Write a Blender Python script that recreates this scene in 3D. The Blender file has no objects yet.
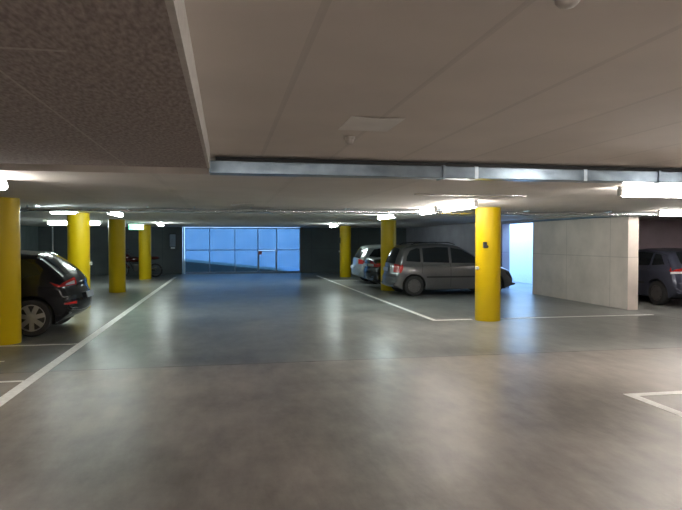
import bpy, bmesh, math, random
from mathutils import Vector, Matrix
from mathutils.geometry import tessellate_polygon
random.seed(7)
PI = math.pi
scn = bpy.context.scene
COL = scn.collection

# ------------------------------------------------------------------ materials
def new_mat(name):
    m = bpy.data.materials.new(name); m.use_nodes = True
    nt = m.node_tree
    return m, nt, nt.nodes['Principled BSDF']

def mat(name, c, rough=.5, metal=0., coat=0., var=.08, scale=20., bump=0., bscale=60., stretch=(1, 1, 1), spec=.5):
    m, nt, b = new_mat(name)
    b.inputs['Metallic'].default_value = metal
    b.inputs['Roughness'].default_value = rough
    b.inputs['Coat Weight'].default_value = coat
    b.inputs['Coat Roughness'].default_value = .06
    b.inputs['Specular IOR Level'].default_value = spec
    tc = nt.nodes.new('ShaderNodeTexCoord'); mp = nt.nodes.new('ShaderNodeMapping')
    mp.inputs['Scale'].default_value = stretch
    nt.links.new(tc.outputs['Object'], mp.inputs['Vector'])
    n = nt.nodes.new('ShaderNodeTexNoise'); n.inputs['Scale'].default_value = scale; n.inputs['Detail'].default_value = 4
    nt.links.new(mp.outputs[0], n.inputs['Vector'])
    r = nt.nodes.new('ShaderNodeValToRGB')
    r.color_ramp.elements[0].position = .3; r.color_ramp.elements[1].position = .7
    r.color_ramp.elements[0].color = (*[max(0, x * (1 - var)) for x in c], 1)
    r.color_ramp.elements[1].color = (*[min(1, x * (1 + var)) for x in c], 1)
    nt.links.new(n.outputs['Fac'], r.inputs[0]); nt.links.new(r.outputs[0], b.inputs['Base Color'])
    if bump:
        n2 = nt.nodes.new('ShaderNodeTexNoise'); n2.inputs['Scale'].default_value = bscale; n2.inputs['Detail'].default_value = 3
        nt.links.new(mp.outputs[0], n2.inputs['Vector'])
        bp = nt.nodes.new('ShaderNodeBump'); bp.inputs['Strength'].default_value = bump; bp.inputs['Distance'].default_value = .02
        nt.links.new(n2.outputs['Fac'], bp.inputs['Height']); nt.links.new(bp.outputs[0], b.inputs['Normal'])
    return m

def emit(name, c, s):
    m, nt, b = new_mat(name)
    b.inputs['Base Color'].default_value = (.8, .8, .8, 1)
    b.inputs['Emission Color'].default_value = (*c, 1)
    b.inputs['Emission Strength'].default_value = s
    return m

def N(nt, t, **kw):
    n = nt.nodes.new(t)
    for k, v in kw.items(): setattr(n, k, v)
    return n
def math_node(nt, op, a, b=None):
    n = N(nt, 'ShaderNodeMath', operation=op)
    for i, v in enumerate((a, b)):
        if v is None: continue
        if isinstance(v, (int, float)): n.inputs[i].default_value = v
        else: nt.links.new(v, n.inputs[i])
    return n.outputs[0]

def floor_material():
    m, nt, b = new_mat('polished_concrete')
    L = nt.links
    tc = N(nt, 'ShaderNodeTexCoord'); sep = N(nt, 'ShaderNodeSeparateXYZ'); L.new(tc.outputs['Object'], sep.inputs[0])
    big = N(nt, 'ShaderNodeTexNoise'); big.inputs['Scale'].default_value = .7; big.inputs['Detail'].default_value = 6; big.inputs['Roughness'].default_value = .6
    L.new(tc.outputs['Object'], big.inputs['Vector'])
    mp = N(nt, 'ShaderNodeMapping'); mp.inputs['Scale'].default_value = (1, .35, 1); L.new(tc.outputs['Object'], mp.inputs[0])
    fine = N(nt, 'ShaderNodeTexNoise'); fine.inputs['Scale'].default_value = 5; fine.inputs['Detail'].default_value = 7; fine.inputs['Roughness'].default_value = .65
    L.new(mp.outputs[0], fine.inputs['Vector'])
    f = math_node(nt, 'ADD', math_node(nt, 'MULTIPLY', big.outputs['Fac'], .6), math_node(nt, 'MULTIPLY', fine.outputs['Fac'], .4))
    r = N(nt, 'ShaderNodeValToRGB'); e = r.color_ramp.elements
    e[0].position = .38; e[0].color = (.19, .172, .157, 1)
    e[1].position = .62; e[1].color = (.38, .345, .315, 1)
    L.new(f, r.inputs[0])
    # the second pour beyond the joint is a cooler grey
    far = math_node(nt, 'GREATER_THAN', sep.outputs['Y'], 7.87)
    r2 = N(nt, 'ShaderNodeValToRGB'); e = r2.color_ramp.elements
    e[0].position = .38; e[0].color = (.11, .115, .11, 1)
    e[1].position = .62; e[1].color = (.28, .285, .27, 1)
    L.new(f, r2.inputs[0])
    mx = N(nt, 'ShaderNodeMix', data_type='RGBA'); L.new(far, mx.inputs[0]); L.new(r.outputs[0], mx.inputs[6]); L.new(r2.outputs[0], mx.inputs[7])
    # control joint (uneven sealant) across the lane and along the bay wall
    nj = N(nt, 'ShaderNodeTexNoise'); nj.inputs['Scale'].default_value = 3.1; nj.inputs['Detail'].default_value = 5
    L.new(tc.outputs['Object'], nj.inputs['Vector'])
    wdt = math_node(nt, 'MULTIPLY', math_node(nt, 'SUBTRACT', nj.outputs['Fac'], .38), .10)
    wdt = math_node(nt, 'MAXIMUM', wdt, .013)
    d = math_node(nt, 'ABSOLUTE', math_node(nt, 'SUBTRACT', sep.outputs['Y'], 7.87))
    j1 = math_node(nt, 'LESS_THAN', d, wdt)
    d2 = math_node(nt, 'ABSOLUTE', math_node(nt, 'SUBTRACT', sep.outputs['X'], 9.18))
    j2 = math_node(nt, 'LESS_THAN', d2, .02)
    j = math_node(nt, 'MULTIPLY', math_node(nt, 'MAXIMUM', j1, j2), .8)
    mx2 = N(nt, 'ShaderNodeMix', data_type='RGBA'); L.new(j, mx2.inputs[0]); L.new(mx.outputs[2], mx2.inputs[6]); mx2.inputs[7].default_value = (.06, .055, .05, 1)
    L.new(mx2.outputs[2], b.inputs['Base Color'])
    rr = N(nt, 'ShaderNodeMapRange'); rr.inputs['From Min'].default_value = .35; rr.inputs['From Max'].default_value = .65
    rr.inputs['To Min'].default_value = .345; rr.inputs['To Max'].default_value = .42
    L.new(f, rr.inputs['Value'])
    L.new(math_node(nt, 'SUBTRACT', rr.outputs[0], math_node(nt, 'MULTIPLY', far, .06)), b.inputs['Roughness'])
    b.inputs['Specular IOR Level'].default_value = .30
    bp = N(nt, 'ShaderNodeBump'); bp.inputs['Strength'].default_value = .25; bp.inputs['Distance'].default_value = .02
    L.new(fine.outputs['Fac'], bp.inputs['Height']); L.new(bp.outputs[0], b.inputs['Normal'])
    return m

def board_ceiling(name, c, width, contrast=.16):
    """Painted concrete cast against boards that run along the aisle."""
    m, nt, b = new_mat(name); L = nt.links
    tc = N(nt, 'ShaderNodeTexCoord'); sep = N(nt, 'ShaderNodeSeparateXYZ'); L.new(tc.outputs['Object'], sep.inputs[0])
    q = math_node(nt, 'DIVIDE', sep.outputs['X'], width)
    fr = math_node(nt, 'ABSOLUTE', math_node(nt, 'SUBTRACT', math_node(nt, 'FRACT', q), .5))
    seam = math_node(nt, 'LESS_THAN', fr, .025)
    fl = math_node(nt, 'FLOOR', math_node(nt, 'ADD', q, .5))
    wn = N(nt, 'ShaderNodeTexWhiteNoise', noise_dimensions='1D'); L.new(fl, wn.inputs['W'])
    ns = N(nt, 'ShaderNodeTexNoise'); ns.inputs['Scale'].default_value = 1.6; ns.inputs['Detail'].default_value = 6
    L.new(tc.outputs['Object'], ns.inputs['Vector'])
    v = math_node(nt, 'ADD', math_node(nt, 'MULTIPLY', wn.outputs['Value'], .06), math_node(nt, 'MULTIPLY', ns.outputs['Fac'], .22))
    v = math_node(nt, 'ADD', v, .83)
    v = math_node(nt, 'SUBTRACT', v, math_node(nt, 'MULTIPLY', seam, contrast))
    hs = N(nt, 'ShaderNodeMix', data_type='RGBA', blend_type='MULTIPLY'); hs.inputs[0].default_value = 1
    hs.inputs[6].default_value = (*c, 1); L.new(v, hs.inputs[7]); L.new(hs.outputs[2], b.inputs['Base Color'])
    b.inputs['Roughness'].default_value = .75
    return m

def woodwool_material():
    m, nt, b = new_mat('wood_wool_board'); L = nt.links
    tc = N(nt, 'ShaderNodeTexCoord'); sep = N(nt, 'ShaderNodeSeparateXYZ'); L.new(tc.outputs['Object'], sep.inputs[0])
    mp = N(nt, 'ShaderNodeMapping'); mp.inputs['Scale'].default_value = (40, 14, 40); mp.inputs['Rotation'].default_value = (0, 0, .5); L.new(tc.outputs['Object'], mp.inputs[0])
    n = N(nt, 'ShaderNodeTexNoise'); n.inputs['Scale'].default_value = 1.4; n.inputs['Detail'].default_value = 5; L.new(mp.outputs[0], n.inputs['Vector'])
    r = N(nt, 'ShaderNodeValToRGB'); e = r.color_ramp.elements
    e[0].position = .35; e[0].color = (.28, .235, .22, 1); e[1].position = .7; e[1].color = (.50, .43, .405, 1)
    L.new(n.outputs['Fac'], r.inputs[0])
    s1 = math_node(nt, 'LESS_THAN', math_node(nt, 'ABSOLUTE', math_node(nt, 'ADD', sep.outputs['X'], .87)), .006)
    s2 = math_node(nt, 'LESS_THAN', math_node(nt, 'ABSOLUTE', math_node(nt, 'SUBTRACT', sep.outputs['Y'], 2.28)), .012)
    s2 = math_node(nt, 'MULTIPLY', s2, math_node(nt, 'LESS_THAN', sep.outputs['X'], -.55))
    s2 = math_node(nt, 'MULTIPLY', s2, math_node(nt, 'GREATER_THAN', sep.outputs['X'], -.82))
    s3 = math_node(nt, 'LESS_THAN', math_node(nt, 'ABSOLUTE', math_node(nt, 'ADD', sep.outputs['X'], 2.07)), .006)
    s = math_node(nt, 'MAXIMUM', math_node(nt, 'MAXIMUM', s1, s2), s3)
    mx = N(nt, 'ShaderNodeMix', data_type='RGBA'); L.new(math_node(nt, 'MULTIPLY', s, .6), mx.inputs[0]); L.new(r.outputs[0], mx.inputs[6]); mx.inputs[7].default_value = (.62, .57, .53, 1)
    L.new(mx.outputs[2], b.inputs['Base Color']); b.inputs['Roughness'].default_value = .95
    bp = N(nt, 'ShaderNodeBump'); bp.inputs['Strength'].default_value = .5; bp.inputs['Distance'].default_value = .006
    L.new(n.outputs['Fac'], bp.inputs['Height']); L.new(bp.outputs[0], b.inputs['Normal'])
    return m

def shuttered_concrete(name, c, var=.14, pw=2.4):
    """Bare cast wall: panel joints every pw metres along Y, one lift joint, tie marks, blotches."""
    m, nt, b = new_mat(name); L = nt.links
    tc = N(nt, 'ShaderNodeTexCoord'); sep = N(nt, 'ShaderNodeSeparateXYZ'); L.new(tc.outputs['Object'], sep.inputs[0])
    n = N(nt, 'ShaderNodeTexNoise'); n.inputs['Scale'].default_value = 1.3; n.inputs['Detail'].default_value = 8; n.inputs['Roughness'].default_value = .6
    L.new(tc.outputs['Object'], n.inputs['Vector'])
    r = N(nt, 'ShaderNodeValToRGB'); e = r.color_ramp.elements
    e[0].position = .3; e[0].color = (*[x * (1 - var) for x in c], 1); e[1].position = .7; e[1].color = (*[x * (1 + var) for x in c], 1)
    L.new(n.outputs['Fac'], r.inputs[0])
    xy = math_node(nt, 'ADD', sep.outputs['X'], sep.outputs['Y'])
    fr = math_node(nt, 'FRACT', math_node(nt, 'DIVIDE', math_node(nt, 'ADD', xy, 50), pw))
    j1 = math_node(nt, 'LESS_THAN', fr, .012)
    j2 = math_node(nt, 'LESS_THAN', math_node(nt, 'ABSOLUTE', math_node(nt, 'SUBTRACT', sep.outputs['Z'], 1.22)), .01)
    j = math_node(nt, 'MULTIPLY', math_node(nt, 'MAXIMUM', j1, j2), .35)
    mx = N(nt, 'ShaderNodeMix', data_type='RGBA'); L.new(j, mx.inputs[0]); L.new(r.outputs[0], mx.inputs[6]); mx.inputs[7].default_value = (*[x * .35 for x in c], 1)
    L.new(mx.outputs[2], b.inputs['Base Color']); b.inputs['Roughness'].default_value = .8
    bp = N(nt, 'ShaderNodeBump'); bp.inputs['Strength'].default_value = .2; bp.inputs['Distance'].default_value = .01
    L.new(n.outputs['Fac'], bp.inputs['Height']); L.new(bp.outputs[0], b.inputs['Normal'])
    return m

def mesh_panel_material():
    """Ribbed translucent sheet of the gate: lets part of the daylight through."""
    m, nt, b = new_mat('translucent_gate_sheet'); L = nt.links
    out = nt.nodes['Material Output']
    tc = N(nt, 'ShaderNodeTexCoord')
    n = N(nt, 'ShaderNodeTexNoise'); n.inputs['Scale'].default_value = 3; n.inputs['Detail'].default_value = 5; L.new(tc.outputs['Object'], n.inputs['Vector'])
    r = N(nt, 'ShaderNodeValToRGB'); e = r.color_ramp.elements
    e[0].position = .3; e[0].color = (.22, .305, .375, 1); e[1].position = .7; e[1].color = (.29, .355, .415, 1)
    L.new(n.outputs['Fac'], r.inputs[0])
    tr = N(nt, 'ShaderNodeBsdfTransparent'); L.new(r.outputs[0], tr.inputs[0])
    b.inputs['Base Color'].default_value = (.35, .45, .55, 1); b.inputs['Roughness'].default_value = .35
    ms = N(nt, 'ShaderNodeMixShader'); ms.inputs[0].default_value = .12
    L.new(tr.outputs[0], ms.inputs[1]); L.new(b.outputs[0], ms.inputs[2]); L.new(ms.outputs[0], out.inputs[0])
    return m

M = dict(
    floor=floor_material(),
    ceil_near=board_ceiling('board_marked_ceiling', (.80, .735, .685), .70, .10),
    ceil_main=board_ceiling('painted_ceiling', (.78, .735, .69), 1.4, .05),
    wool=woodwool_material(),
    edge=mat('pale_slab_edge', (.62, .59, .56), .8),
    wall_warm=shuttered_concrete('bare_cast_wall', (.58, .51, .46), pw=1.9),
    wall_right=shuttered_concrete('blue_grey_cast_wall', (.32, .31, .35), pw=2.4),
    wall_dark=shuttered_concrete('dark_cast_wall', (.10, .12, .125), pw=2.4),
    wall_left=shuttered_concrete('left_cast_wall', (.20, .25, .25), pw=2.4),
    wall_mauve=shuttered_concrete('far_bay_wall', (.50, .42, .48), pw=2.4),
    outside=mat('outside_render', (.80, .82, .84), .8),
    outside_ground=mat('outside_paving', (.62, .64, .66), .85),
    ramp=mat('outside_ramp_wall', (.26, .27, .19), .9),
    yellow=mat('yellow_column_paint', (.60, .42, .0), .42, var=.03, scale=3, bump=.03, bscale=40, spec=.4),
    line=mat('white_road_paint', (.93, .92, .88), .5, var=.10, scale=14),
    galv=mat('galvanised_steel', (.62, .70, .78), .34, 1, var=.12, scale=9, bump=.12, bscale=6),
    duct=mat('duct_steel', (.25, .31, .37), .28, 1, var=.3, scale=4, bump=.5, bscale=3),
    sensor=mat('aged_white_plastic', (.52, .48, .44), .5),
    foil=mat('crinkled_foil', (.72, .76, .80), .22, 1, var=.1, scale=12, bump=.9, bscale=30),
    gate_steel=mat('gate_frame_steel', (.20, .27, .36), .5, .4),
    gate_pale=mat('pale_gate_rail', (.25, .27, .26), .5, .3),
    sheet=mesh_panel_material(),
    red=mat('red_plastic', (.45, .06, .04), .4),
    black=mat('black_plastic', (.015, .015, .017), .5),
    white=mat('white_plastic', (.75, .74, .70), .4),
    plate=mat('ceiling_plate_paint', (.90, .87, .84), .6, var=.05, scale=4),
    lamp_body=mat('lamp_housing', (.75, .76, .76), .4),
    glow_cool=emit('cool_fluorescent_tube', (.84, 1.0, .97), 46),
    glow_warm=emit('neutral_fluorescent_tube', (1.0, .94, .87), 48),
    exit_green=emit('exit_sign_green', (.04, .9, .50), 2.2),
    sign_white=emit('exit_sign_white', (.7, 1, .9), 3),
    glass=mat('dark_car_glass', (.010, .013, .016), .08, coat=0, var=.05, spec=.4),
    tyre=mat('tyre_rubber', (.018, .018, .019), .85),
    alloy=mat('wheel_alloy', (.42, .42, .44), .35, .7),
    cap_dark=mat('dull_wheel_cap', (.10, .095, .095), .5, .5),
    under=mat('underbody', (.01, .01, .01), .9),
    tail=mat('red_lamp_lens', (.38, .012, .012), .12, coat=.6),
    dark_lens=mat('smoked_lamp_lens', (.05, .05, .055), .15, coat=.4),
    clear=mat('clear_lamp_lens', (.50, .50, .52), .1, coat=.7),
    numberplate=mat('number_plate', (.32, .33, .35), .55),
    cable=mat('black_cable', (.02, .02, .022), .6),
    bike_red=mat('dark_red_paint', (.06, .008, .01), .25, coat=.6),
    chrome=mat('chrome', (.7, .7, .72), .12, 1),
    leather=mat('black_vinyl', (.02, .02, .02), .6),
)
def paint(name, c, rough=.28, metal=.6, coat=.6, spec=.5):
    return mat(name, c, rough, metal, coat=coat, var=.03, spec=spec)

# ------------------------------------------------------------------ mesh helpers
def obj(name, bm, m, parent=None, smooth=False, angle=None):
    me = bpy.data.meshes.new(name)
    bmesh.ops.recalc_face_normals(bm, faces=bm.faces)
    bm.to_mesh(me); bm.free()
    o = bpy.data.objects.new(name, me); COL.objects.link(o)
    me.materials.append(m)
    if smooth:
        for p in me.polygons: p.use_smooth = True
        if angle:
            try: me.set_sharp_from_angle(angle=angle)
            except Exception: pass
    if parent is not None: o.parent = parent
    return o
def tag(o, label=None, cat=None, group=None, kind=None):
    if label: o['label'] = label
    if cat: o['category'] = cat
    if group: o['group'] = group
    if kind: o['kind'] = kind
    return o
def empty(name, loc=(0, 0, 0), rz=0, label=None, cat=None, group=None):
    o = bpy.data.objects.new(name, None); COL.objects.link(o)
    o.empty_display_size = .1
    o.location = loc; o.rotation_euler = (0, 0, rz)
    return tag(o, label, cat, group)
def dup(o, parent=None):
    c = o.copy(); COL.objects.link(c)
    if parent is not None: c.parent = parent
    for ch in list(o.children): dup(ch, c)
    return c
def box(bm, x0, x1, y0, y1, z0, z1, bevel=0):
    r = bmesh.ops.create_cube(bm, size=1)
    vs = r['verts']
    for v in vs:
        v.co = Vector(((x0 + x1) / 2 + v.co.x * (x1 - x0), (y0 + y1) / 2 + v.co.y * (y1 - y0), (z0 + z1) / 2 + v.co.z * (z1 - z0)))
    if bevel:
        es = list({e for v in vs for e in v.link_edges})
        bmesh.ops.bevel(bm, geom=es, offset=bevel, segments=3, affect='EDGES', profile=.5)
    return bm
def B(*a, **k): return box(bmesh.new(), *a, **k)
def lathe(bm, prof, seg=32, axis='z', c=(0, 0, 0), cap=True):
    """prof: (radius, height) pairs revolved about an axis."""
    rings = []
    for (r, h) in prof:
        ring = []
        for k in range(seg):
            a = 2 * PI * k / seg
            u, v = r * math.cos(a), r * math.sin(a)
            p = (u, v, h) if axis == 'z' else ((u, h, v) if axis == 'y' else (h, u, v))
            ring.append(bm.verts.new(Vector(p) + Vector(c)))
        rings.append(ring)
    for a, b in zip(rings, rings[1:]):
        for k in range(seg):
            bm.faces.new((a[k], a[(k + 1) % seg], b[(k + 1) % seg], b[k]))
    if cap:
        for ring in (rings[0], rings[-1]):
            bm.faces.new(ring)
    return bm
def tube(bm, pts, r, seg=10, closed=False):
    pts = [Vector(p) for p in pts]; rings = []
    n = len(pts)
    for i, p in enumerate(pts):
        d = (pts[(i + 1) % n] - pts[i - 1]) if closed else (pts[min(i + 1, n - 1)] - pts[max(i - 1, 0)])
        d.normalize()
        up = Vector((0, 0, 1)) if abs(d.z) < .95 else Vector((1, 0, 0))
        a = d.cross(up).normalized(); b = a.cross(d)
        rings.append([bm.verts.new(p + r * (math.cos(2 * PI * k / seg) * a + math.sin(2 * PI * k / seg) * b)) for k in range(seg)])
    prs = list(zip(rings, rings[1:])) + ([(rings[-1], rings[0])] if closed else [])
    for a, b in prs:
        for k in range(seg): bm.faces.new((a[k], a[(k + 1) % seg], b[(k + 1) % seg], b[k]))
    if not closed:
        bm.faces.new(rings[0]); bm.faces.new(rings[-1])
    return bm
def ellipsoid(bm, c, s, u=20, v=12):
    r = bmesh.ops.create_uvsphere(bm, u_segments=u, v_segments=v, radius=1)
    for w in r['verts']: w.co = Vector((c[0] + w.co.x * s[0], c[1] + w.co.y * s[1], c[2] + w.co.z * s[2]))
    return bm
def struct(name, bm, m): return tag(obj(name, bm, m), kind='structure')

# ------------------------------------------------------------------ the setting
HM, HN = 2.27, 2.44            # main soffit, raised near soffit
struct('floor', B(-8.7, 16.2, -6.2, 29.9, -.12, 0), M['floor'])
struct('ceiling', B(-8.7, 9.42, 6.2, 30.0, HM, HM + .4), M['ceil_main'])
struct('ceiling_right', B(9.42, 16.2, 6.2, 17.2, HM, HM + .4), M['ceil_main'])
struct('ceiling_near', B(-8.7, 16.2, -6.2, 6.199, HN, HN + .23), M['ceil_near'])
struct('ceiling_left', B(-8.7, -.165, -6.2, 5.65, HM, HN - .001), M['wool'])
struct('trim_1', B(-.164, -.14, -6.2, 5.66, HM - .004, HN - .001), M['edge'])
struct('wall_left', B(-8.7, -8.5, -6.2, 29.8, 0, HM), M['wall_left'])
struct('wall_behind', B(-8.7, 16.2, -6.4, -6.2, -.12, HN + .23), M['wall_warm'])
struct('wall_right', B(9.15, 9.42, 12.4, 16.8, 0, HM), M['wall_warm'])
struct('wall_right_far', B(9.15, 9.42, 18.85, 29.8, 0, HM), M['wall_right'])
struct('wall_bay_end', B(9.42, 16.2, 16.95, 17.2, -.12, HM), M['wall_mauve'])
struct('wall_far_right', B(16.0, 16.2, -6.2, 16.95, 0, HN), M['wall_warm'])
struct('wall_lintel', B(9.15, 9.42, 16.8, 18.85, 2.17, HM), M['wall_right'])
GX0, GX1, GY = -1.94, 3.63, 29.8
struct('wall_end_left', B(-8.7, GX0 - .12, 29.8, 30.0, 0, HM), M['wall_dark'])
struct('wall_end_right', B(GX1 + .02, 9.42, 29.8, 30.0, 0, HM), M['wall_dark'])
# outside the garage: yard, ramp and retaining walls, open to the sky
struct('ground_outside', B(9.42, 20, 17.2, 44, -.14, -.02), M['outside_ground'])
struct('ground_ramp_foot', B(-14, 9.42, 30.0, 44, -.14, -.02), M['outside_ground'])
struct('wall_outside_right', B(11.2, 11.5, 17.2, 38, -.02, 2.6), M['outside'])
struct('wall_outside_end', B(-14, 20, 38, 38.3, -.02, 6), M['outside'])
bm = bmesh.new()       # ramp climbing to the left, its flank wall facing the gate
pr = [(-14, -.02), (3.2, -.02), (3.0, .04), (-2.4, .62), (-14, 2.1)]
a = [bm.verts.new((x, 31.0, z)) for x, z in pr]; b_ = [bm.verts.new((x, 34.5, z)) for x, z in pr]
bm.faces.new(a); bm.faces.new(b_[::-1])
for i in range(len(pr)): bm.faces.new((a[i], a[(i + 1) % len(pr)], b_[(i + 1) % len(pr)], b_[i]))
struct('wall_ramp_flank', bm, M['ramp'])

# ------------------------------------------------------------------ road paint
def line(x0, x1, y0, y1, label, group=None):
    o = obj('painted_line', B(x0, x1, y0, y1, .0006, .0035), M['line'])
    return tag(o, label, 'floor marking', group)
LX, RX = -2.21, 4.12
line(LX - .065, LX + .065, 4.2, 27.5, 'long white line painted along the left side of the aisle')
line(RX - .05, RX + .05, 11.55, 27.5, 'long white line running along the aisle past the parked cars on the right')
line(RX - .05, 4.92, 11.45, 11.55, 'short crosswise white line joining the aisle line to the large right column')
line(5.46, 9.1, 11.45, 11.55, 'crosswise white line from the large right column towards the bare wall')
line(RX - .055, 9.0, 5.46, 5.57, 'white crosswise line at the far end of the empty bay, lower right')
line(RX - .055, RX + .055, 1.5, 5.46, 'white lengthwise line bounding the empty bay at the lower right')
G = 'cross lines of the left parking bays'
names = ['nearest cross line on the left, before the first left yellow column',
         'left cross line starting beside the foot of the first yellow column',
         'left cross line just beyond the black hatchback', 'left cross line by the second yellow column on the left',
         'left cross line between the second and third left columns', 'left cross line at the third left yellow column']
for y, n in zip((7.38, 9.90), names):
    line(-6.9, LX - .07, y - .03, y + .03, n, G)
line(-3.3, -2.9, 8.62, 8.66, 'faint short dash of paint between two left cross lines')
names = ['right cross line between the column and the grey car', 'right cross line beside the dark sedan near side',
         'right cross line between dark sedan and silver car', 'right cross line beyond the silver car']
for y, n in zip((21.3, 23.8), names[2:]):
    line(RX + .05, 8.9, y - .03, y + .03, n, 'cross lines of the right parking bays')

# ------------------------------------------------------------------ columns
def column(x, y, label, top=HM):
    bm = bmesh.new(); lathe(bm, [(.243, .0), (.25, .012), (.25, top - .001)], 48)
    o = obj('yellow_column', bm, M['yellow'], smooth=True, angle=.6)
    o.location = (x, y, 0)
    return tag(o, label, 'column', 'round yellow columns', 'thing')
column(-3.43, 10.2, 'yellow round column at the far left edge, in front of the black hatchback')
c = column(-3.46, 15.28, 'bright yellow round column just behind the black hatchback')
obj('hook', B(.24, .30, -.03, .03, 1.02, 1.10, bevel=.008), M['white'], c)
column(-3.34, 19.7, 'darker yellow round column, third along the left row')
column(-3.33, 26.2, 'farthest left yellow round column, beside the motorcycle')
c = column(5.19, 11.33, 'large yellow round column on the right, in front of the grey people carrier')
bm = bmesh.new(); box(bm, -.20, -.13, -.245, -.19, 1.46, 1.58, bevel=.01); ellipsoid(bm, (-.13, -.235, 1.49), (.035, .03, .03), 10, 8)
obj('socket', bm, M['black'], c)
obj('hook', B(-.29, -.22, -.10, -.04, 1.03, 1.09, bevel=.01), M['white'], c)
column(5.17, 18.80, 'yellow round column standing behind the grey people carrier tail')
c = column(5.20, 26.1, 'farthest right yellow round column, beyond the silver car')
obj('hook', B(-.30, -.22, -.05, .02, 1.10, 1.18, bevel=.01), M['white'], c)
obj('socket', B(-.29, -.22, -.08, .02, 1.5, 1.75, bevel=.01), M['black'], c)

# ------------------------------------------------------------------ lamps
def batten(x, y, along, label, warm=False, ln=1.5, z=HM):
    rz = PI / 2 if along == 'y' else 0
    t = empty('ceiling_lamp', (x, y, z), rz, label, 'lamp', 'fluorescent ceiling lamps')
    h = ln / 2
    obj('housing', B(-h, h, -.03, .03, -.03, -.001, bevel=.008), M['lamp_body'], t)
    bm = bmesh.new(); lathe(bm, [(.03, -h + .04), (.047, -h + .055), (.047, h - .055), (.03, h - .04)], 16, 'x', (0, 0, -.078))
    obj('tube', bm, M['glow_warm' if warm else 'glow_cool'], t, smooth=True, angle=.6)
    for s in (-1, 1):
        obj('end_cap', B(s * (h - .02) - .02, s * (h - .02) + .02, -.035, .035, -.115, -.031, bevel=.006), M['white'], t)
    return t
batten(-2.35, 6.66, 'y', 'bright ceiling lamp at the left edge, above the first left column', True, .84)
batten(-2.35, 13.7, 'y', 'small bright ceiling lamp between the second and third left columns')
batten(-2.35, 22.8, 'y', 'small distant ceiling lamp just left of the blue gate')
batten(4.95, 6.62, 'x', 'bright ceiling lamp at the upper right edge, behind the metal duct', True, 1.4).location.x = 5.45
batten(4.03, 10.0, 'y', 'very bright ceiling lamp glowing just left of the large right column', True)
batten(4.0, 11.55, 'y', 'lamp directly beyond the very bright one, left of the large right column', True, .9)
batten(3.88, 14.3, 'y', 'ceiling lamp above the silver car and the middle right column')
batten(4.1, 22.8, 'y', 'small distant ceiling lamp above the farthest right column')
batten(-5.0, 21.5, 'x', 'long ceiling lamp crossing behind the second left column', False, 1.7)
batten(-3.2, 12.9, 'x', 'short ceiling lamp over the tail of the black hatchback', False, .55)
batten(9.95, 11.5, 'x', 'ceiling lamp at the right edge, over the dark blue car tail', True)
batten(-2.35, -1.0, 'y', 'unseen fill lamp added on the left behind the viewer', True, 1.5, HM)  # this and the next four: unseen lamps added to brighten near floor and ceiling
batten(3.2, -2.0, 'y', 'unseen fill lamp added on the right behind the viewer', True, 1.5, HN)
batten(8.2, 1.5, 'x', 'unseen fill lamp added on the far right beside the viewer', True, 1.5, HN)
batten(4.7, 2.9, 'y', 'unseen fill lamp added to the right of the viewer', True, 1.5, HN)  # added out of frame to light the near right side
batten(.8, -2.6, 'x', 'unseen fill lamp added straight behind the viewer', True, 1.5, HN)

# green exit sign hanging far left
t = empty('exit_sign', (-3.28, 23.4, HM), 0, 'small green glowing exit sign hanging between the two far left columns', 'sign')
obj('case', B(-.27, .27, -.03, .03, -.26, -.04, bevel=.01), M['white'], t)
obj('green_panel', B(-.25, .25, -.036, -.031, -.245, -.055), M['exit_green'], t)
obj('arrow', B(-.06, .06, -.039, -.037, -.19, -.11), M['sign_white'], t)
obj('bracket', B(-.02, .02, -.02, .02, -.045, -.001), M['galv'], t)

# ------------------------------------------------------------------ ceiling services
t = empty('air_duct', (0, 6.1, 0), 0, 'galvanised metal duct running across the ceiling at the step', 'duct')
bm = bmesh.new()
jx = [-.17, 2.25, 4.82, 7.4, 10.0, 12.6, 15.9]
for a_, b2 in zip(jx, jx[1:]):
    box(bm, a_ + .012, b2 - .012, -.09, .09, 2.262, 2.388, bevel=.008)
obj('duct_run', bm, M['duct'], t)
for x in jx[1:-1]:
    obj('flange', B(x - .014, x + .014, -.105, .098, 2.252, 2.396, bevel=.003), M['duct'], t)
for x in (2.62, 3.9, 5.6):
    obj('clamp', B(x - .02, x + .02, -.093, .093, 2.259, 2.391, bevel=.002), M['galv'], t)

obj('gap_shade_rail', B(-.1, 15.9, .02, .05, 2.389, 2.439), M['black'], t)  # black strip standing in for the shadow gap above the duct
t = empty('cable_tray', (0, 12.22, 0), 0, 'perforated metal cable tray crossing the ceiling beyond the large right column', 'cable tray')
bm = bmesh.new()
box(bm, -8.4, 15.9, -.13, .13, 2.165, 2.170)
box(bm, -8.4, 15.9, -.135, -.13, 2.165, 2.225); box(bm, -8.4, 15.9, .13, .135, 2.165, 2.225)
obj('tray_channel', bm, M['galv'], t)
for k in range(12):
    x = -7.5 + 2 * k
    obj('hanger', B(x - .015, x + .015, -.125, .125, 2.226, HM - .001), M['galv'], t)
bm = bmesh.new()
pts = [(-8.3 + .35 * k, 12.00 + .012 * math.sin(k * 2.1), 2.195 + .010 * math.sin(k * 1.3)) for k in range(69)]
tube(bm, pts, .042, 12)
fp = tag(obj('foil_wrapped_pipe', bm, M['foil'], smooth=True), 'crinkled silver foil wrapped pipe running beside the cable tray', 'pipe')
for k in range(8):
    x = -6.6 + 3 * k
    obj('hanging_bracket', B(x - .012, x + .012, 11.985, 12.015, 2.2, HM - .001), M['galv'], fp)
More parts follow.
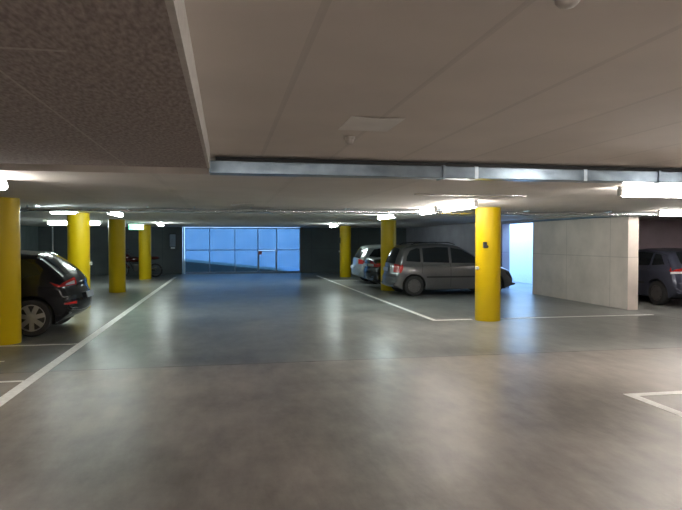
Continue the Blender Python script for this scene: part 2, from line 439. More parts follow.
for k, nm in enumerate(('front', 'rear')):
    bm = bmesh.new()
    tube(bm, [(-8.3 + .4 * i, 12.16 + .12 * k + .01 * math.sin(i + k), 2.186) for i in range(60)], .014, 8)
    tag(obj('power_cable', bm, M['cable'], smooth=True), f'{nm} black cable lying in the cable tray', 'cable', 'cables in the tray')

def conduit(x0, x1, y, r, label):
    bm = bmesh.new(); tube(bm, [(x0, y, HM - r - .002), (x1, y, HM - r - .002)], r, 10)
    tag(obj('ceiling_conduit', bm, M['chrome'], smooth=True, angle=.7), label, 'pipe')
conduit(2.6, 4.3, 8.1, .011, 'thin shiny conduit on the ceiling above the large right column')
conduit(.1, .5, 11.0, .012, 'short shiny conduit stub on the ceiling left of centre')
bm = bmesh.new(); tube(bm, [(9.09, 12.6, 2.2), (9.09, 16.7, 2.2)], .03, 10)
tag(obj('wall_pipe', bm, M['gate_steel'], smooth=True, angle=.7), 'dark pipe running along the top of the bare concrete wall', 'pipe')

# ceiling plate and detectors on the raised soffit
bm = bmesh.new()
nx = 10
for i in range(nx + 1):
    for j in (0, 1):
        pass
vt = [[bm.verts.new((.83 + .38 * i / nx, 3.95 + .5 * j, HN - .004 - .012 * (math.sin(PI * i / nx) if j == 0 else .15))) for j in (0, 1)] for i in range(nx + 1)]
vb = [[bm.verts.new((v.co.x, v.co.y, v.co.z + .003)) for v in r] for r in vt]
for i in range(nx):
    bm.faces.new((vt[i][0], vt[i + 1][0], vt[i + 1][1], vt[i][1])); bm.faces.new((vb[i][0], vb[i][1], vb[i + 1][1], vb[i + 1][0]))
    bm.faces.new((vt[i][0], vt[i + 1][0], vb[i + 1][0], vb[i][0])); bm.faces.new((vt[i][1], vt[i + 1][1], vb[i + 1][1], vb[i][1]))
bm.faces.new((vt[0][0], vt[0][1], vb[0][1], vb[0][0])); bm.faces.new((vt[nx][0], vt[nx][1], vb[nx][1], vb[nx][0]))
tag(obj('ceiling_plate', bm, M['plate'], smooth=True, angle=.6), 'pale rectangular cover plate on the ceiling, above the small round detector', 'cover plate')
def detector(x, y, r, label):
    t = empty('smoke_detector', (x, y, HN), 0, label, 'detector', 'ceiling detectors')
    bm = bmesh.new(); lathe(bm, [(r, -.001), (r, -.018), (r * .93, -.024)], 28)
    obj('base', bm, M['sensor'], t, smooth=True, angle=.6)
    bm = bmesh.new(); lathe(bm, [(r * .75, -.024), (r * .72, -.045), (r * .5, -.058), (r * .15, -.062)], 28)
    obj('sensor_head', bm, M['sensor'], t, smooth=True, angle=.9)
detector(.98, 4.75, .045, 'small round white detector on the ceiling beside the pale plate')
detector(1.12, 1.84, .055, 'round white detector at the very top edge of the picture')

# ------------------------------------------------------------------ the gate
t = empty('garage_gate', ((GX0 + GX1) / 2, GY + .08, 0), 0, 'wide gate of blue translucent panels in the end wall', 'gate')
ox = (GX0 + GX1) / 2
vx = [GX0, -.78, .43, 1.55, 2.47, GX1]
bm = bmesh.new()
for i, x in enumerate(vx):
    w = .018 if i not in (3, 4) else .024
    box(bm, x - ox - w, x - ox + w, -.03, .03, .02, 2.25)
box(bm, GX0 - ox, GX1 - ox, -.029, .029, 2.20, 2.26); box(bm, GX0 - ox, GX1 - ox, -.029, .029, .02, .10)
box(bm, GX0 - ox, GX1 - ox, -.028, .028, 1.14, 1.18)
obj('gate_frame', bm, M['gate_steel'], t)
for i in range(5):
    for (z0, z1) in ((.10, 1.14), (1.18, 2.20)):
        if i == 3 and z0 < 1: continue
        obj('panel', B(vx[i] + .012 - ox, vx[i + 1] - .012 - ox, -.006, .006, z0 - .01, z1 + .01), M['sheet'], t)
bm = bmesh.new()
x0, x1 = vx[3] + .022 - ox, vx[4] - .022 - ox
box(bm, x0, x0 + .04, -.035, .025, .06, 1.13); box(bm, x1 - .04, x1, -.035, .025, .06, 1.13)
box(bm, x0, x1, -.034, .024, 1.09, 1.13); box(bm, x0, x1, -.034, .024, .06, .11)
d = obj('wicket_door', bm, M['gate_steel'], t)
obj('door_panel', B(x0 + .02, x1 - .02, -.006, .006, .09, 1.11), M['sheet'], d)
obj('lock_box', B(x0 + .01, x0 + .17, -.06, -.036, .93, 1.10, bevel=.006), M['red'], d)
bm = bmesh.new(); box(bm, GX0 - ox - .10, GX0 - ox - .03, -.11, -.03, 0, 2.262); obj('guide_rail', bm, M['gate_pale'], t)
obj('sill', B(GX0 - ox, GX1 - ox, -.05, .05, .001, .02), M['gate_pale'], t)

t = empty('control_cabinet', (-2.5, 29.8, 0), 0, 'dark wall cabinet left of the blue gate', 'cabinet')
obj('case', B(-.16, .16, -.16, -.001, 1.30, 1.95, bevel=.01), M['black'], t)
obj('cabinet_door', B(-.14, .14, -.172, -.162, 1.33, 1.92, bevel=.004), M['gate_steel'], t)
obj('wall_mount', B(-.1, .1, -.04, -.0005, 1.24, 1.30), M['galv'], t)
bm = bmesh.new(); tube(bm, [(-7.85, 29.70, .02), (-7.85, 29.70, 2.25)], .05, 14)
tag(obj('downpipe', bm, M['foil'], smooth=True, angle=.7), 'shiny vertical downpipe on the end wall above the black hatchback', 'pipe')

# ------------------------------------------------------------------ cars
def catmull(pts, n=6):
    P = [Vector(p) for p in pts]; out = []
    P = [P[0] * 2 - P[1]] + P + [P[-1] * 2 - P[-2]]
    for i in range(1, len(P) - 2):
        a, b, c, d = P[i - 1:i + 3]
        for k in range(n):
            t = k / n
            out.append(.5 * ((2 * b) + (c - a) * t + (2 * a - 5 * b + 4 * c - d) * t * t + (3 * b - a - 3 * c + d) * t ** 3))
    out.append(P[-2].copy())
    return out
def sstep(a, b, x):
    t = max(0, min(1, (x - a) / (b - a))); return t * t * (3 - 2 * t)

class Car:
    NS = 6
    def __init__(s, L, W, H, top, xr, xf, rw, zb, paint_m, r=.085, tumble=.19, sill=.20):
        s.L, s.W, s.H, s.xr, s.xf, s.rw, s.zb, s.r, s.tumble, s.sill = L, W, H, xr, xf, rw, zb, r, tumble, sill
        s.paint = paint_m
        s.top = catmull(top, s.NS)
        ra = rw + .055
        a0 = math.asin((sill - rw) / ra)
        bot = []
        for cx in (xf, xr):
            for k in range(17):
                a = a0 + (PI - 2 * a0) * k / 16
                bot.append(Vector((cx + ra * math.cos(a), rw + ra * math.sin(a))))
            if cx == xf:
                bot += [Vector((xr + (xf - xr) * f, sill)) for f in (.7, .5, .3)]
        s.out = s.top + bot
        s.nt = len(s.top)
        n = len(s.out); s.nrm = []
        for i in range(n):
            d = s.out[(i + 1) % n] - s.out[i - 1]
            if i >= s.nt: d = Vector((1, 0))
            s.nrm.append(Vector((-d.y, d.x)).normalized())
        s.wt = [sstep(.0, .42, p.y) if i < s.nt else 0 for i, p in enumerate(s.out)]
    def hw(s, x, z):
        u = abs(2 * x / s.L - 1)
        w = s.W / 2 * (1 - .10 * u ** 4 - .05 * u ** 12)
        w -= .05 * ((min(z, s.zb) - .62) / .45) ** 2
        w -= .02 * sstep(s.zb - .10, s.zb + .02, z)
        if z > s.zb: w -= s.tumble * ((z - s.zb) / (s.H - s.zb)) ** 1.25
        return w
    def at(s, i, t, off=0.):
        """i: float outline index; t in [0,1] flat part, (1,2] round the corner."""
        k = int(math.floor(i)); f = i - k; k2 = min(k + 1, len(s.out) - 1)
        p = s.out[k].lerp(s.out[k2], f); n = s.nrm[k].lerp(s.nrm[k2], f).normalized(); w = s.wt[k] * (1 - f) + s.wt[k2] * f
        vert = abs(n.x)
        crown = (.025 + .15 * vert) * w
        r = max(s.r * w, .0005)
        T = min(t, 1); ph = max(0, t - 1) * PI / 2
        ins = crown * T * T + r * (1 - math.cos(ph))
        q = p - n * ins
        h = s.hw(q.x, q.y)
        y = T * (h - r) + r * math.sin(ph)
        q = q + n * off * math.cos(ph)
        y += off * math.sin(ph)
        return (q.x - s.L / 2, y, q.y)
    def side_poly(s, poly, off, sy, bm, step=.07):
        def clip(pg, ax, v, keep_less):
            out = []
            for a, b in zip(pg, pg[1:] + pg[:1]):
                da, db = (a[ax] - v, b[ax] - v) if not keep_less else (v - a[ax], v - b[ax])
                if da >= 0: out.append(a)
                if (da > 0 and db < 0) or (da < 0 and db > 0):
                    if (a[ax], a[1 - ax]) > (b[ax], b[1 - ax]): a, b = b, a
                    f = (v - a[ax]) / (b[ax] - a[ax])
                    p = [0, 0]; p[ax] = v; p[1 - ax] = a[1 - ax] + f * (b[1 - ax] - a[1 - ax])
                    out.append(tuple(p))
            return out
        def slabs(pg, ax):
            res = []
            k0 = math.floor(min(p[ax] for p in pg) / step); k1 = math.ceil(max(p[ax] for p in pg) / step)
            for k in range(k0, k1):
                q = clip(clip(pg, ax, k * step, False), ax, (k + 1) * step, True)
                if len(q) > 2: res.append(q)
            return res
        mp = {}
        def vert(p):
            key = (round(p[0], 5), round(p[1], 5))
            if key not in mp: mp[key] = bm.verts.new((p[0] - s.L / 2, sy * (s.hw(p[0], p[1]) + off), p[1]))
            return mp[key]
        poly = [(p[0], p[1]) for p in poly]
        for t in tessellate_polygon([[Vector((p[0], p[1], 0)) for p in poly]]):
            for sx in slabs([poly[i] for i in t], 0):
                for cell in slabs(sx, 1):
                    vs = []
                    for p in cell:
                        v = vert(p)
                        if v not in vs: vs.append(v)
                    if len(vs) > 2:
                        try: bm.faces.new(vs)
                        except ValueError: pass
    def strip(s, bm, i0, i1, t0, t1, off, ni=None, nt=8, sides=(1,)):
        ni = ni or max(2, int(abs(i1 - i0)))
        for sy in sides:
            g = [[bm.verts.new(Vector(s.at(i0 + (i1 - i0) * a / ni, abs(t0 + (t1 - t0) * b / nt), off)) * 1) for b in range(nt + 1)] for a in range(ni + 1)]
            for a in range(ni + 1):
                for b in range(nt + 1):
                    t = t0 + (t1 - t0) * b / nt
                    if t < 0 or sy < 0 and t != 0: g[a][b].co.y *= (-1 if t < 0 else 1) * sy if t < 0 else sy
            for a in range(ni):
                for b in range(nt): bm.faces.new((g[a][b], g[a + 1][b], g[a + 1][b + 1], g[a][b + 1]))
    def body(s, root):
        bm = bmesh.new()
        ts = [-2, -1.8, -1.6, -1.4, -1.2, -1, -.85, -.6, -.3, 0, .3, .6, .85, 1, 1.2, 1.4, 1.6, 1.8, 2]
        n = len(s.out); grid = []
        for i in range(n):
            row = []
            for t in ts:
                c = s.at(i, abs(t)); row.append(bm.verts.new((c[0], math.copysign(c[1], t) if t else 0, c[2])))
            grid.append(row)
        for i in range(n):
            a, b = grid[i], grid[(i + 1) % n]
            for k in range(len(ts) - 1): bm.faces.new((a[k], b[k], b[k + 1], a[k + 1]))
        edge = [(c[0] + s.L / 2, c[2]) for c in (s.at(i, 2) for i in range(n))]
        for sy in (-1, 1): s.side_poly(edge, 0, sy, bm)
        bmesh.ops.remove_doubles(bm, verts=bm.verts, dist=.0006)
        o = obj('body', bm, s.paint, root, smooth=True, angle=.75)
        bm = bmesh.new(); h = s.W / 2 - .27
        box(bm, .42 - s.L / 2, s.L / 2 - .35, -h, h, .17, .60)
        obj('underbody', bm, M['under'], root)
        return o
    def poly_part(s, name, poly, m, root, sides=(-1, 1), off=.004):
        res = []
        for sy in sides:
            bm = bmesh.new(); s.side_poly(poly, off, sy, bm, .09)
            res.append(obj(name, bm, m, root, smooth=True))
        return res
    def cross_part(s, name, k0, k1, t, m, root, off=.005):
        bm = bmesh.new(); i0, i1 = k0 * s.NS, k1 * s.NS
        s.strip(bm, i0, i1, -t, t, off, nt=14)
        for v in bm.verts: pass
        return obj(name, bm, m, root, smooth=True)
    def lamp_part(s, name, k0, k1, t0, poly, m, root, off=.006):
        for sy in (-1, 1):
            bm = bmesh.new()
            s.strip(bm, k0 * s.NS, k1 * s.NS, t0, 2, off, nt=8)
            if sy < 0:
                for v in bm.verts: v.co.y *= -1
            if poly:      # wraps onto the flank: rear edge follows the body corner, front edge is given
                m_ = 8; ed = [s.at((k0 + (k1 - k0) * j / m_) * s.NS, 2) for j in range(m_ + 1)]
                ex = [c[0] + s.L / 2 for c in ed]
                pl = [(max(x, max(ex) + .03) if x < s.L / 2 else min(x, min(ex) - .03), z) for x, z in poly]
                s.side_poly([(x, c[2]) for x, c in zip(ex, ed)] + pl, off, sy, bm)
            obj(name, bm, m, root, smooth=True, angle=.9)

def wheel(root, x, y, r, rim_m, spokes, gap_m, rf=.66):
    sy = 1 if y > 0 else -1
    w = .19
    bm = bmesh.new(); R = r * rf
    lathe(bm, [(R * .98, -w / 2 + .01), (R, -w / 2), (r * .93, -w / 2 + .004), (r * .985, -w / 2 + .03), (r, -w / 2 + .06), (r, w / 2 - .06), (r * .985, w / 2 - .03), (r * .93, w / 2 - .004), (R, w / 2), (R * .98, w / 2 - .01)], 40, 'y', (0, 0, 0), cap=False)
    wt = bpy.data.objects.new('wheel', None)
    # rim: one mesh with a dished face and the spokes
    bm2 = bmesh.new()
    lathe(bm2, [(R * 1.0, -w / 2 + .02), (R * 1.0, w / 2 - .006), (R * .93, w / 2 - .004), (R * .90, w / 2 - .03)], 40, 'y', cap=False)
    def plate(a, h0, h1, r0, r1, d0, d1):
        ps = []
        for (rr, hh, dd) in ((r0, h0, d0), (r1, h1, d1)):
            for sg in (-1, 1):
                ca, sa = math.cos(a), math.sin(a)
                ps.append((Vector((rr * ca - sg * hh * sa, dd, rr * sa + sg * hh * ca)), Vector((rr * ca - sg * hh * sa, dd - .02, rr * sa + sg * hh * ca))))
        f = [bm2.verts.new(p[0]) for p in ps]; k = [bm2.verts.new(p[1]) for p in ps]
        bm2.faces.new((f[0], f[1], f[3], f[2])); bm2.faces.new((k[0], k[2], k[3], k[1]))
        bm2.faces.new((f[0], f[2], k[2], k[0])); bm2.faces.new((f[1], k[1], k[3], f[3]))
    for k in range(spokes):
        plate(2 * PI * k / spokes + .2, R * .15, R * (.17 if spokes == 7 else .24), R * .1, R * .94, w / 2 - .004, w / 2 - .010)
    lathe(bm2, [(R * .30, w / 2 - .02), (R * .28, w / 2 + .003), (R * .1, w / 2 + .008)], 24, 'y')
    rim = obj('wheel', bm2, rim_m, root, smooth=True, angle=.5)
    rim.location = (x, sy * (abs(y) - w / 2 - .01), r)
    if sy < 0: rim.rotation_euler = (0, 0, PI)
    obj('tyre', bm, M['tyre'], rim, smooth=True, angle=.9)
    bm3 = bmesh.new(); lathe(bm3, [(R * .97, 0), (R * .97, w / 2 - .035)], 32, 'y'); obj('brake_disc', bm3, gap_m, rim, smooth=True, angle=.6)
    return rim

def finish_car(s, root, rim_m, spokes, gap_m, wins, handles, seams, strip=None, glass=None, plate_k=None, wscreen=None, rscreen=None,
               tail=None, head=None, plate_z=.9, mirror=None, rf=.66):
    s.body(root)
    for x in (s.xr, s.xf):
        for sy in (-1, 1):
            wheel(root, x - s.L / 2, sy * (s.W / 2 - .012), s.rw, rim_m, spokes, gap_m, rf)
    for w in wins: s.poly_part('side_window', w, M['glass'], root)
    if wscreen: s.cross_part('windscreen', *wscreen, M['glass'], root)
    if rscreen: s.cross_part('rear_window', *rscreen, M['glass'], root)
    if tail: s.lamp_part('tail_light', tail[0], tail[1], tail[2], tail[3], M['tail'], root)
    if head: s.lamp_part('headlight', head[0], head[1], head[2], head[3], M['dark_lens'], root)
    for q in seams: s.poly_part('door_seam', q, M['black'], root, off=.002)
    if strip: s.poly_part('rubbing_strip', strip, M['black'], root, off=.010)
    for (x, z) in handles:
        for sy in (-1, 1):
            y = s.hw(x, z)
            obj('door_handle', B(x - .09 - s.L / 2, x + .09 - s.L / 2, sy * (y + .018) - .016, sy * (y + .018) + .016, z - .017, z + .017, bevel=.008), s.paint, root, smooth=True, angle=.6)
    if mirror:
        x, z = mirror
        for sy in (-1, 1):
            y = s.hw(x, z); bm = bmesh.new(); ellipsoid(bm, (x - s.L / 2, sy * (y + .12), z + .04), (.07, .10, .075)); ellipsoid(bm, (x + .02 - s.L / 2, sy * (y + .03), z), (.04, .07, .03), 12, 8)
            obj('side_mirror', bm, M['black'], root, smooth=True)
    # number plate on the tail
    i = plate_k * s.NS
    p = Vector(s.at(i, 0, .012)); n = s.nrm[int(i)]
    bm = bmesh.new(); box(bm, -.006, .006, -.26, .26, -.055, .055, bevel=.003)
    o = obj('number_plate', bm, M['numberplate'], root); o.location = p
    o.rotation_euler = (0, math.atan2(-n.x, n.y) + PI / 2 if False else math.asin(max(-1, min(1, n.y))), 0)

def rect(x0, x1, z0, z1): return [(x0, z0), (x1, z0), (x1, z1), (x0, z1)]
def seam(x, z0, z1, w=.006): return [(x - w, z0), (x + w, z0), (x + w, z1), (x - w, z1)]

# --- grey people carrier (tail towards the aisle)
def grey_mpv():
    L, W, H = 4.17, 1.72, 1.61
    top = [(.10, .26), (.015, .36), (.0, .54), (.045, .66), (.07, .80), (.10, .98), (.21, 1.26), (.36, 1.47), (.66, 1.565), (1.25, 1.61), (1.85, 1.60),
           (2.30, 1.53), (2.75, 1.30), (3.20, 1.05), (3.60, .93), (3.93, .80), (4.10, .62), (4.17, .46), (4.10, .26)]
    s = Car(L, W, H, top, .74, 3.32, .31, .97, paint('grey_metallic_paint', (.115, .115, .118)))
    root = empty('grey_people_carrier', (4.57 + L / 2, 16.62 + W / 2, 0), 0,
                 'dark grey people carrier parked tail out behind the large right yellow column', 'car')
    root.scale = (.957, .957, .957)
    wins = [[(.50, 1.06), (.92, 1.03), (.95, 1.05), (.95, 1.44), (.85, 1.455), (.64, 1.38), (.53, 1.20)],
            [(1.03, 1.03), (1.86, 1.00), (1.86, 1.475), (1.50, 1.485), (1.03, 1.45)],
            [(1.94, 1.00), (2.90, .985), (2.94, 1.01), (2.62, 1.23), (2.32, 1.40), (1.94, 1.47)]]
    finish_car(s, root, M['cap_dark'], 9, M['black'], wins, [(1.15, .90), (2.05, .88)],
               [seam(.99, .69, 1.02), seam(1.90, .26, .99), seam(2.94, .69, .98)], strip=rect(1.12, 2.92, .55, .60), plate_k=4.0,
               wscreen=(11.15, 12.75, .86), rscreen=(5.1, 7.0, .80), tail=(3.6, 5.1, .78, [(.37, .97), (.40, .88), (.36, .80)]),
               head=(14.7, 15.9, .55, [(3.72, .66), (3.70, .76)]), mirror=(2.78, 1.02))
    for sy in (-1, 1):
        obj('roof_rail', tube(bmesh.new(), [(x - L / 2, sy * (s.hw(x, 1.5) - .02), z) for x, z in ((.7, 1.555), (.8, 1.60), (1.3, 1.635), (1.9, 1.625), (2.1, 1.565))], .014, 8), M['black'], root, smooth=True)
grey_mpv()

# --- black hatchback (nose to the left wall)
def black_hatch():
    L, W, H = 4.0, 1.70, 1.44
    top = [(.16, .30), (.03, .40), (.0, .56), (.03, .70), (.07, .80), (.10, .94), (.22, 1.08), (.46, 1.27), (.66, 1.385), (.78, 1.405), (1.25, 1.44), (1.80, 1.43),
           (2.20, 1.35), (2.65, 1.13), (3.05, .95), (3.50, .84), (3.82, .70), (3.97, .56), (4.0, .42), (3.92, .26)]
    s = Car(L, W, H, top, .76, 3.24, .315, .92, paint('black_gloss_paint', (.008, .008, .011), .16, 0, .35, .3), r=.09, tumble=.22)
    root = empty('black_hatchback', (-2.43 - L / 2, 10.72 + W / 2, 0), PI,
                 'black hatchback parked tail out between the first two left yellow columns', 'car')
    wins = [[(.62, 1.04), (1.00, .98), (1.02, 1.00), (1.02, 1.29), (.90, 1.285), (.72, 1.20)],
            [(1.10, .98), (1.95, .95), (1.93, 1.31), (1.50, 1.33), (1.10, 1.30)], [(2.02, .95), (2.75, .93), (2.78, .955), (2.40, 1.16), (2.15, 1.27), (2.02, 1.30)]]
    finish_car(s, root, M['alloy'], 7, M['black'], wins, [(1.2, .84), (2.1, .82)],
               [seam(1.06, .69, .97), seam(1.98, .26, .94), seam(2.84, .69, .93)], plate_k=2.6,
               wscreen=(12.2, 13.8, .86), rscreen=(6.05, 7.85, .84), tail=(4.4, 5.5, .62, [(.48, .91), (.40, .85)]),
               head=(15.6, 16.6, .5, None), mirror=(2.62, .98), rf=.72)
    # silver trim frame beside the sloping rear window, spoiler and low reflectors
    bm = bmesh.new(); s.strip(bm, 6.0 * 6, 7.9 * 6, .96, 1.2, .008, nt=3)
    obj('window_trim', bm, M['chrome'], root, smooth=True)
    bm = bmesh.new(); s.strip(bm, 6.0 * 6, 7.9 * 6, .96, 1.2, .008, nt=3)
    for v in bm.verts: v.co.y *= -1
    obj('window_trim', bm, M['chrome'], root, smooth=True)
    for sy in (-1, 1):
        x = .13; y = s.hw(x, .62)
        bm = bmesh.new(); s.strip(bm, 1.7 * 6, 2.1 * 6, .80, 1.9, .008, nt=6)
        for v in bm.verts: v.co.y *= sy
        obj('rear_reflector', bm, M['tail'], root, smooth=True)
        bm = bmesh.new(); s.strip(bm, 4.55 * 6, 5.1 * 6, .70, 1.15, .011, nt=5)
        for v in bm.verts: v.co.y *= sy
        obj('reversing_light', bm, M['clear'], root, smooth=True)
black_hatch()

# --- dark sedan behind the grey car
def dark_sedan():
    L, W, H = 4.35, 1.68, 1.38
    top = [(.12, .28), (.02, .38), (.0, .56), (.03, .70), (.04, .92), (.14, 1.02), (.55, 1.06), (.80, 1.10), (1.15, 1.29), (1.50, 1.37), (2.0, 1.375),
           (2.40, 1.28), (2.85, 1.07), (3.20, .95), (3.70, .86), (4.10, .74), (4.30, .58), (4.35, .44), (4.26, .27)]
    s = Car(L, W, H, top, .90, 3.50, .30, .90, paint('blue_black_paint', (.012, .016, .022), .2, .3), tumble=.22)
    root = empty('dark_sedan', (4.66 + L / 2, 19.16 + W / 2, 0), 0,
                 'dark sedan parked between the grey people carrier and the silver car', 'car')
    wins = [[(1.12, .97), (1.75, .95), (1.75, 1.27), (1.50, 1.27), (1.28, 1.19)], [(1.83, .95), (2.85, .93), (2.45, 1.14), (2.2, 1.24), (1.83, 1.28)]]
    finish_car(s, root, M['cap_dark'], 8, M['black'], wins, [(1.3, .83), (2.0, .82)],
               [seam(1.1, .69, .93), seam(1.79, .25, .93), seam(2.9, .3, .9)], plate_k=3.4, wscreen=(11.2, 12.8, .85), rscreen=(7.2, 8.8, .82),
               tail=(3.2, 4.5, .62, [(.36, .88), (.36, .78)]), head=(14.8, 15.7, .5, None), mirror=(2.75, .96))
    for sy in (-1, 1):
        bm = bmesh.new(); s.strip(bm, 3.25 * 6, 3.6 * 6, .4, .9, .012, nt=5)
        for v in bm.verts: v.co.y *= sy
        obj('reversing_light', bm, M['clear'], root, smooth=True)
dark_sedan()

# --- silver car at the far end
def silver_hatch():
    L, W, H = 4.1, 1.70, 1.47
    top = [(.12, .28), (.02, .36), (.0, .54), (.04, .66), (.06, .80), (.08, .95), (.17, 1.12), (.32, 1.33), (.55, 1.43), (1.15, 1.47), (1.80, 1.46),
           (2.25, 1.38), (2.70, 1.16), (3.10, .98), (3.55, .87), (3.88, .74), (4.04, .60), (4.1, .44), (4.02, .26)]
    s = Car(L, W, H, top, .74, 3.28, .30, .94, paint('silver_paint', (.48, .52, .52), .3, .7), tumble=.20)
    root = empty('silver_hatchback', (4.74 + L / 2, 21.65 + W / 2, 0), 0,
                 'silver hatchback parked beyond the dark sedan, farthest car on the right', 'car')
    wins = [[(.48, 1.02), (.95, 1.0), (.95, 1.32), (.70, 1.29)], [(1.03, 1.0), (1.85, .97), (1.83, 1.34), (1.45, 1.36), (1.03, 1.33)],
            [(1.92, .97), (2.80, .95), (2.45, 1.18), (2.15, 1.30), (1.92, 1.33)]]
    finish_car(s, root, M['alloy'], 6, M['black'], wins, [(1.15, .88), (2.0, .86)],
               [seam(.99, .69, .98), seam(1.88, .25, .95), seam(2.85, .69, .94)], plate_k=2.7, wscreen=(11.2, 12.8, .86), rscreen=(5.2, 7.0, .85),
               tail=(3.7, 5.0, .70, [(.34, .92), (.36, .84)]), head=(14.8, 15.7, .5, None), mirror=(2.68, .98))
silver_hatch()

# --- dark blue car in the right hand bay, tail towards the viewer
def blue_car():
    L, W, H = 4.1, 1.70, 1.42
    top = [(.12, .28), (.02, .38), (.0, .55), (.02, .68), (.05, .80), (.08, .96), (.20, 1.10), (.40, 1.29), (.60, 1.37), (1.15, 1.42), (1.80, 1.41),
           (2.25, 1.32), (2.70, 1.11), (3.10, .95), (3.55, .85), (3.88, .72), (4.04, .58), (4.1, .44), (4.02, .26)]
    s = Car(L, W, H, top, .76, 3.26, .305, .93, paint('dark_blue_paint', (.055, .062, .095), .28, .5), tumble=.20)
    root = empty('dark_blue_hatchback', (10.52 + W / 2, 12.45 + L / 2, 0), PI / 2,
                 'dark blue hatchback at the right edge, tail towards the viewer behind the wall end', 'car')
    wins = [[(.56, 1.02), (.98, .99), (.98, 1.28), (.78, 1.26)], [(1.06, .99), (1.85, .96), (1.83, 1.30), (1.45, 1.32), (1.06, 1.29)],
            [(1.92, .96), (2.80, .94), (2.45, 1.15), (2.15, 1.26), (1.92, 1.29)]]
    finish_car(s, root, M['cap_dark'], 10, M['black'], wins, [(1.15, .87), (2.0, .86)],
               [seam(1.02, .69, .97), seam(1.88, .25, .95), seam(2.85, .69, .93)], strip=rect(1.15, 2.83, .52, .565), plate_k=3.6, wscreen=(11.2, 12.8, .86), rscreen=(6.0, 7.8, .85),
               tail=(4.5, 5.35, .80, [(.34, .96), (.36, .88)]), head=(14.8, 15.7, .5, None), mirror=(2.68, .97))
    for sy in (-1, 1):
        bm = bmesh.new(); s.strip(bm, 4.2 * 6, 4.5 * 6, .80, 2, .008, nt=8)
        for v in bm.verts: v.co.y *= sy
        obj('reversing_light', bm, M['clear'], root, smooth=True)
blue_car()

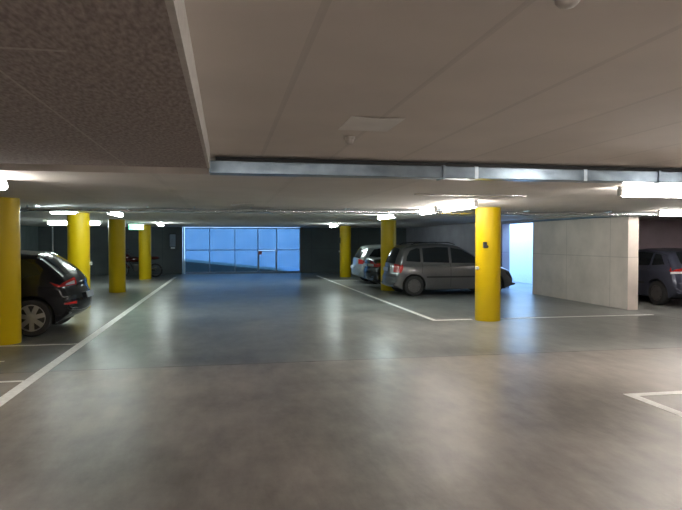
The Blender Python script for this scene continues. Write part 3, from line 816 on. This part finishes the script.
# ------------------------------------------------------------------ motorcycle by the farthest left column
def motorcycle(x, y, rz):
    t = empty('motorcycle', (x, y, 0), rz, 'dark red and black motorcycle parked behind the farthest left column', 'motorcycle')
    for wx in (-.70, .70):
        bm = bmesh.new()
        ring = [(wx + .25 * math.cos(2 * PI * k / 28), 0, .31 + .25 * math.sin(2 * PI * k / 28)) for k in range(28)]
        tube(bm, ring, .018, 8, closed=True)
        for k in range(6):
            a = PI * k / 3
            tube(bm, [(wx, 0, .31), (wx + .24 * math.cos(a), 0, .31 + .24 * math.sin(a))], .010, 6)
        tube(bm, [(wx, -.09, .31), (wx, .09, .31)], .03, 10)
        w = obj('wheel', bm, M['cap_dark'], t, smooth=True, angle=.8)
        bm = bmesh.new(); ring = [(wx + .275 * math.cos(2 * PI * k / 32), 0, .31 + .275 * math.sin(2 * PI * k / 32)) for k in range(32)]
        tube(bm, ring, .035, 10, closed=True); obj('tyre', bm, M['tyre'], w, smooth=True)
    bm = bmesh.new()
    tube(bm, [(-.70, -.08, .31), (-.2, -.1, .38), (.2, -.1, .35), (.42, 0, .80)], .02); tube(bm, [(-.70, .08, .31), (-.2, .1, .38), (.2, .1, .35), (.42, 0, .80)], .02)
    tube(bm, [(.42, 0, .80), (0, 0, .74), (-.45, 0, .70), (-.2, 0, .38)], .02)
    obj('frame', bm, M['black'], t, smooth=True, angle=.8)
    bm = bmesh.new(); tube(bm, [(.70, -.07, .31), (.44, -.07, .92)], .022); tube(bm, [(.70, .07, .31), (.44, .07, .92)], .022); obj('front_fork', bm, M['chrome'], t, smooth=True, angle=.8)
    bm = bmesh.new(); box(bm, -.18, .22, -.14, .14, .28, .60, bevel=.04); obj('engine', bm, M['cap_dark'], t, smooth=True, angle=.7)
    bm = bmesh.new(); ellipsoid(bm, (.16, 0, .80), (.28, .14, .13)); ellipsoid(bm, (.48, 0, .86), (.15, .15, .19)); obj('fuel_tank', bm, M['bike_red'], t, smooth=True)
    bm = bmesh.new(); ellipsoid(bm, (-.62, 0, .86), (.28, .10, .08)); obj('tail_fairing', bm, M['bike_red'], t, smooth=True)
    bm = bmesh.new(); ellipsoid(bm, (-.26, 0, .82), (.34, .13, .065)); obj('seat', bm, M['leather'], t, smooth=True)
    bm = bmesh.new(); tube(bm, [(.30, -.36, 1.02), (.40, -.2, 1.05), (.42, 0, .98), (.40, .2, 1.05), (.30, .36, 1.02)], .016); obj('handlebar', bm, M['black'], t, smooth=True, angle=.8)
    for s_ in (-1, 1):
        bm = bmesh.new(); tube(bm, [(.38, .25 * s_, 1.05), (.48, .30 * s_, 1.20)], .009); ellipsoid(bm, (.47, .31 * s_, 1.24), (.03, .085, .05), 12, 8); obj('mirror', bm, M['black'], t, smooth=True)
    bm = bmesh.new(); ellipsoid(bm, (.60, 0, .92), (.07, .10, .09)); obj('headlight', bm, M['clear'], t, smooth=True)
    bm = bmesh.new(); tube(bm, [(.15, -.13, .30), (-.3, -.15, .28), (-.75, -.17, .42)], .045, 12); obj('exhaust', bm, M['chrome'], t, smooth=True, angle=.8)
    bm = bmesh.new()
    for (x0, z0) in ((.70, .31),):
        ring = [(x0 + .33 * math.cos(a), 0, z0 + .33 * math.sin(a)) for a in [PI * (.2 + .7 * k / 10) for k in range(11)]]; tube(bm, ring, .035, 8)
    obj('mudguard', bm, M['bike_red'], t, smooth=True, angle=.8)
    bm = bmesh.new(); tube(bm, [(-.05, .12, .30), (-.12, .26, .012)], .012); obj('side_stand', bm, M['black'], t, smooth=True, angle=.8)
motorcycle(-3.75, 27.35, PI)

# ------------------------------------------------------------------ sky, camera, output
w = bpy.data.worlds.new('daylight'); scn.world = w; w.use_nodes = True
nt = w.node_tree; bg = nt.nodes['Background']
tc = N(nt, 'ShaderNodeTexCoord'); sp = N(nt, 'ShaderNodeSeparateXYZ'); nt.links.new(tc.outputs['Generated'], sp.inputs[0])
r = N(nt, 'ShaderNodeValToRGB'); r.color_ramp.elements[0].color = (.55, .80, 1, 1); r.color_ramp.elements[1].color = (.16, .42, .95, 1)
nt.links.new(sp.outputs['Z'], r.inputs[0]); nt.links.new(r.outputs[0], bg.inputs['Color'])
bg.inputs['Strength'].default_value = 7.0

cam = bpy.data.cameras.new('camera'); co = bpy.data.objects.new('camera', cam); COL.objects.link(co)
cam.sensor_width = 36; cam.lens = 36 * 600 / 682; cam.clip_start = .05; cam.clip_end = 200
co.location = (0, 0, 1.6)
co.rotation_euler = (math.radians(90) - math.atan(14 / 600), 0, -math.atan(115 / 600))
scn.camera = co
vs = scn.view_settings
vs.view_transform = 'Standard'; vs.look = 'None'; vs.gamma = 1; vs.use_curve_mapping = False
vs.exposure = 0.72
cy = scn.cycles
cy.use_denoising = True
cy.max_bounces = 8; cy.diffuse_bounces = 5; cy.glossy_bounces = 4; cy.transparent_max_bounces = 12
cy.sample_clamp_indirect = 6
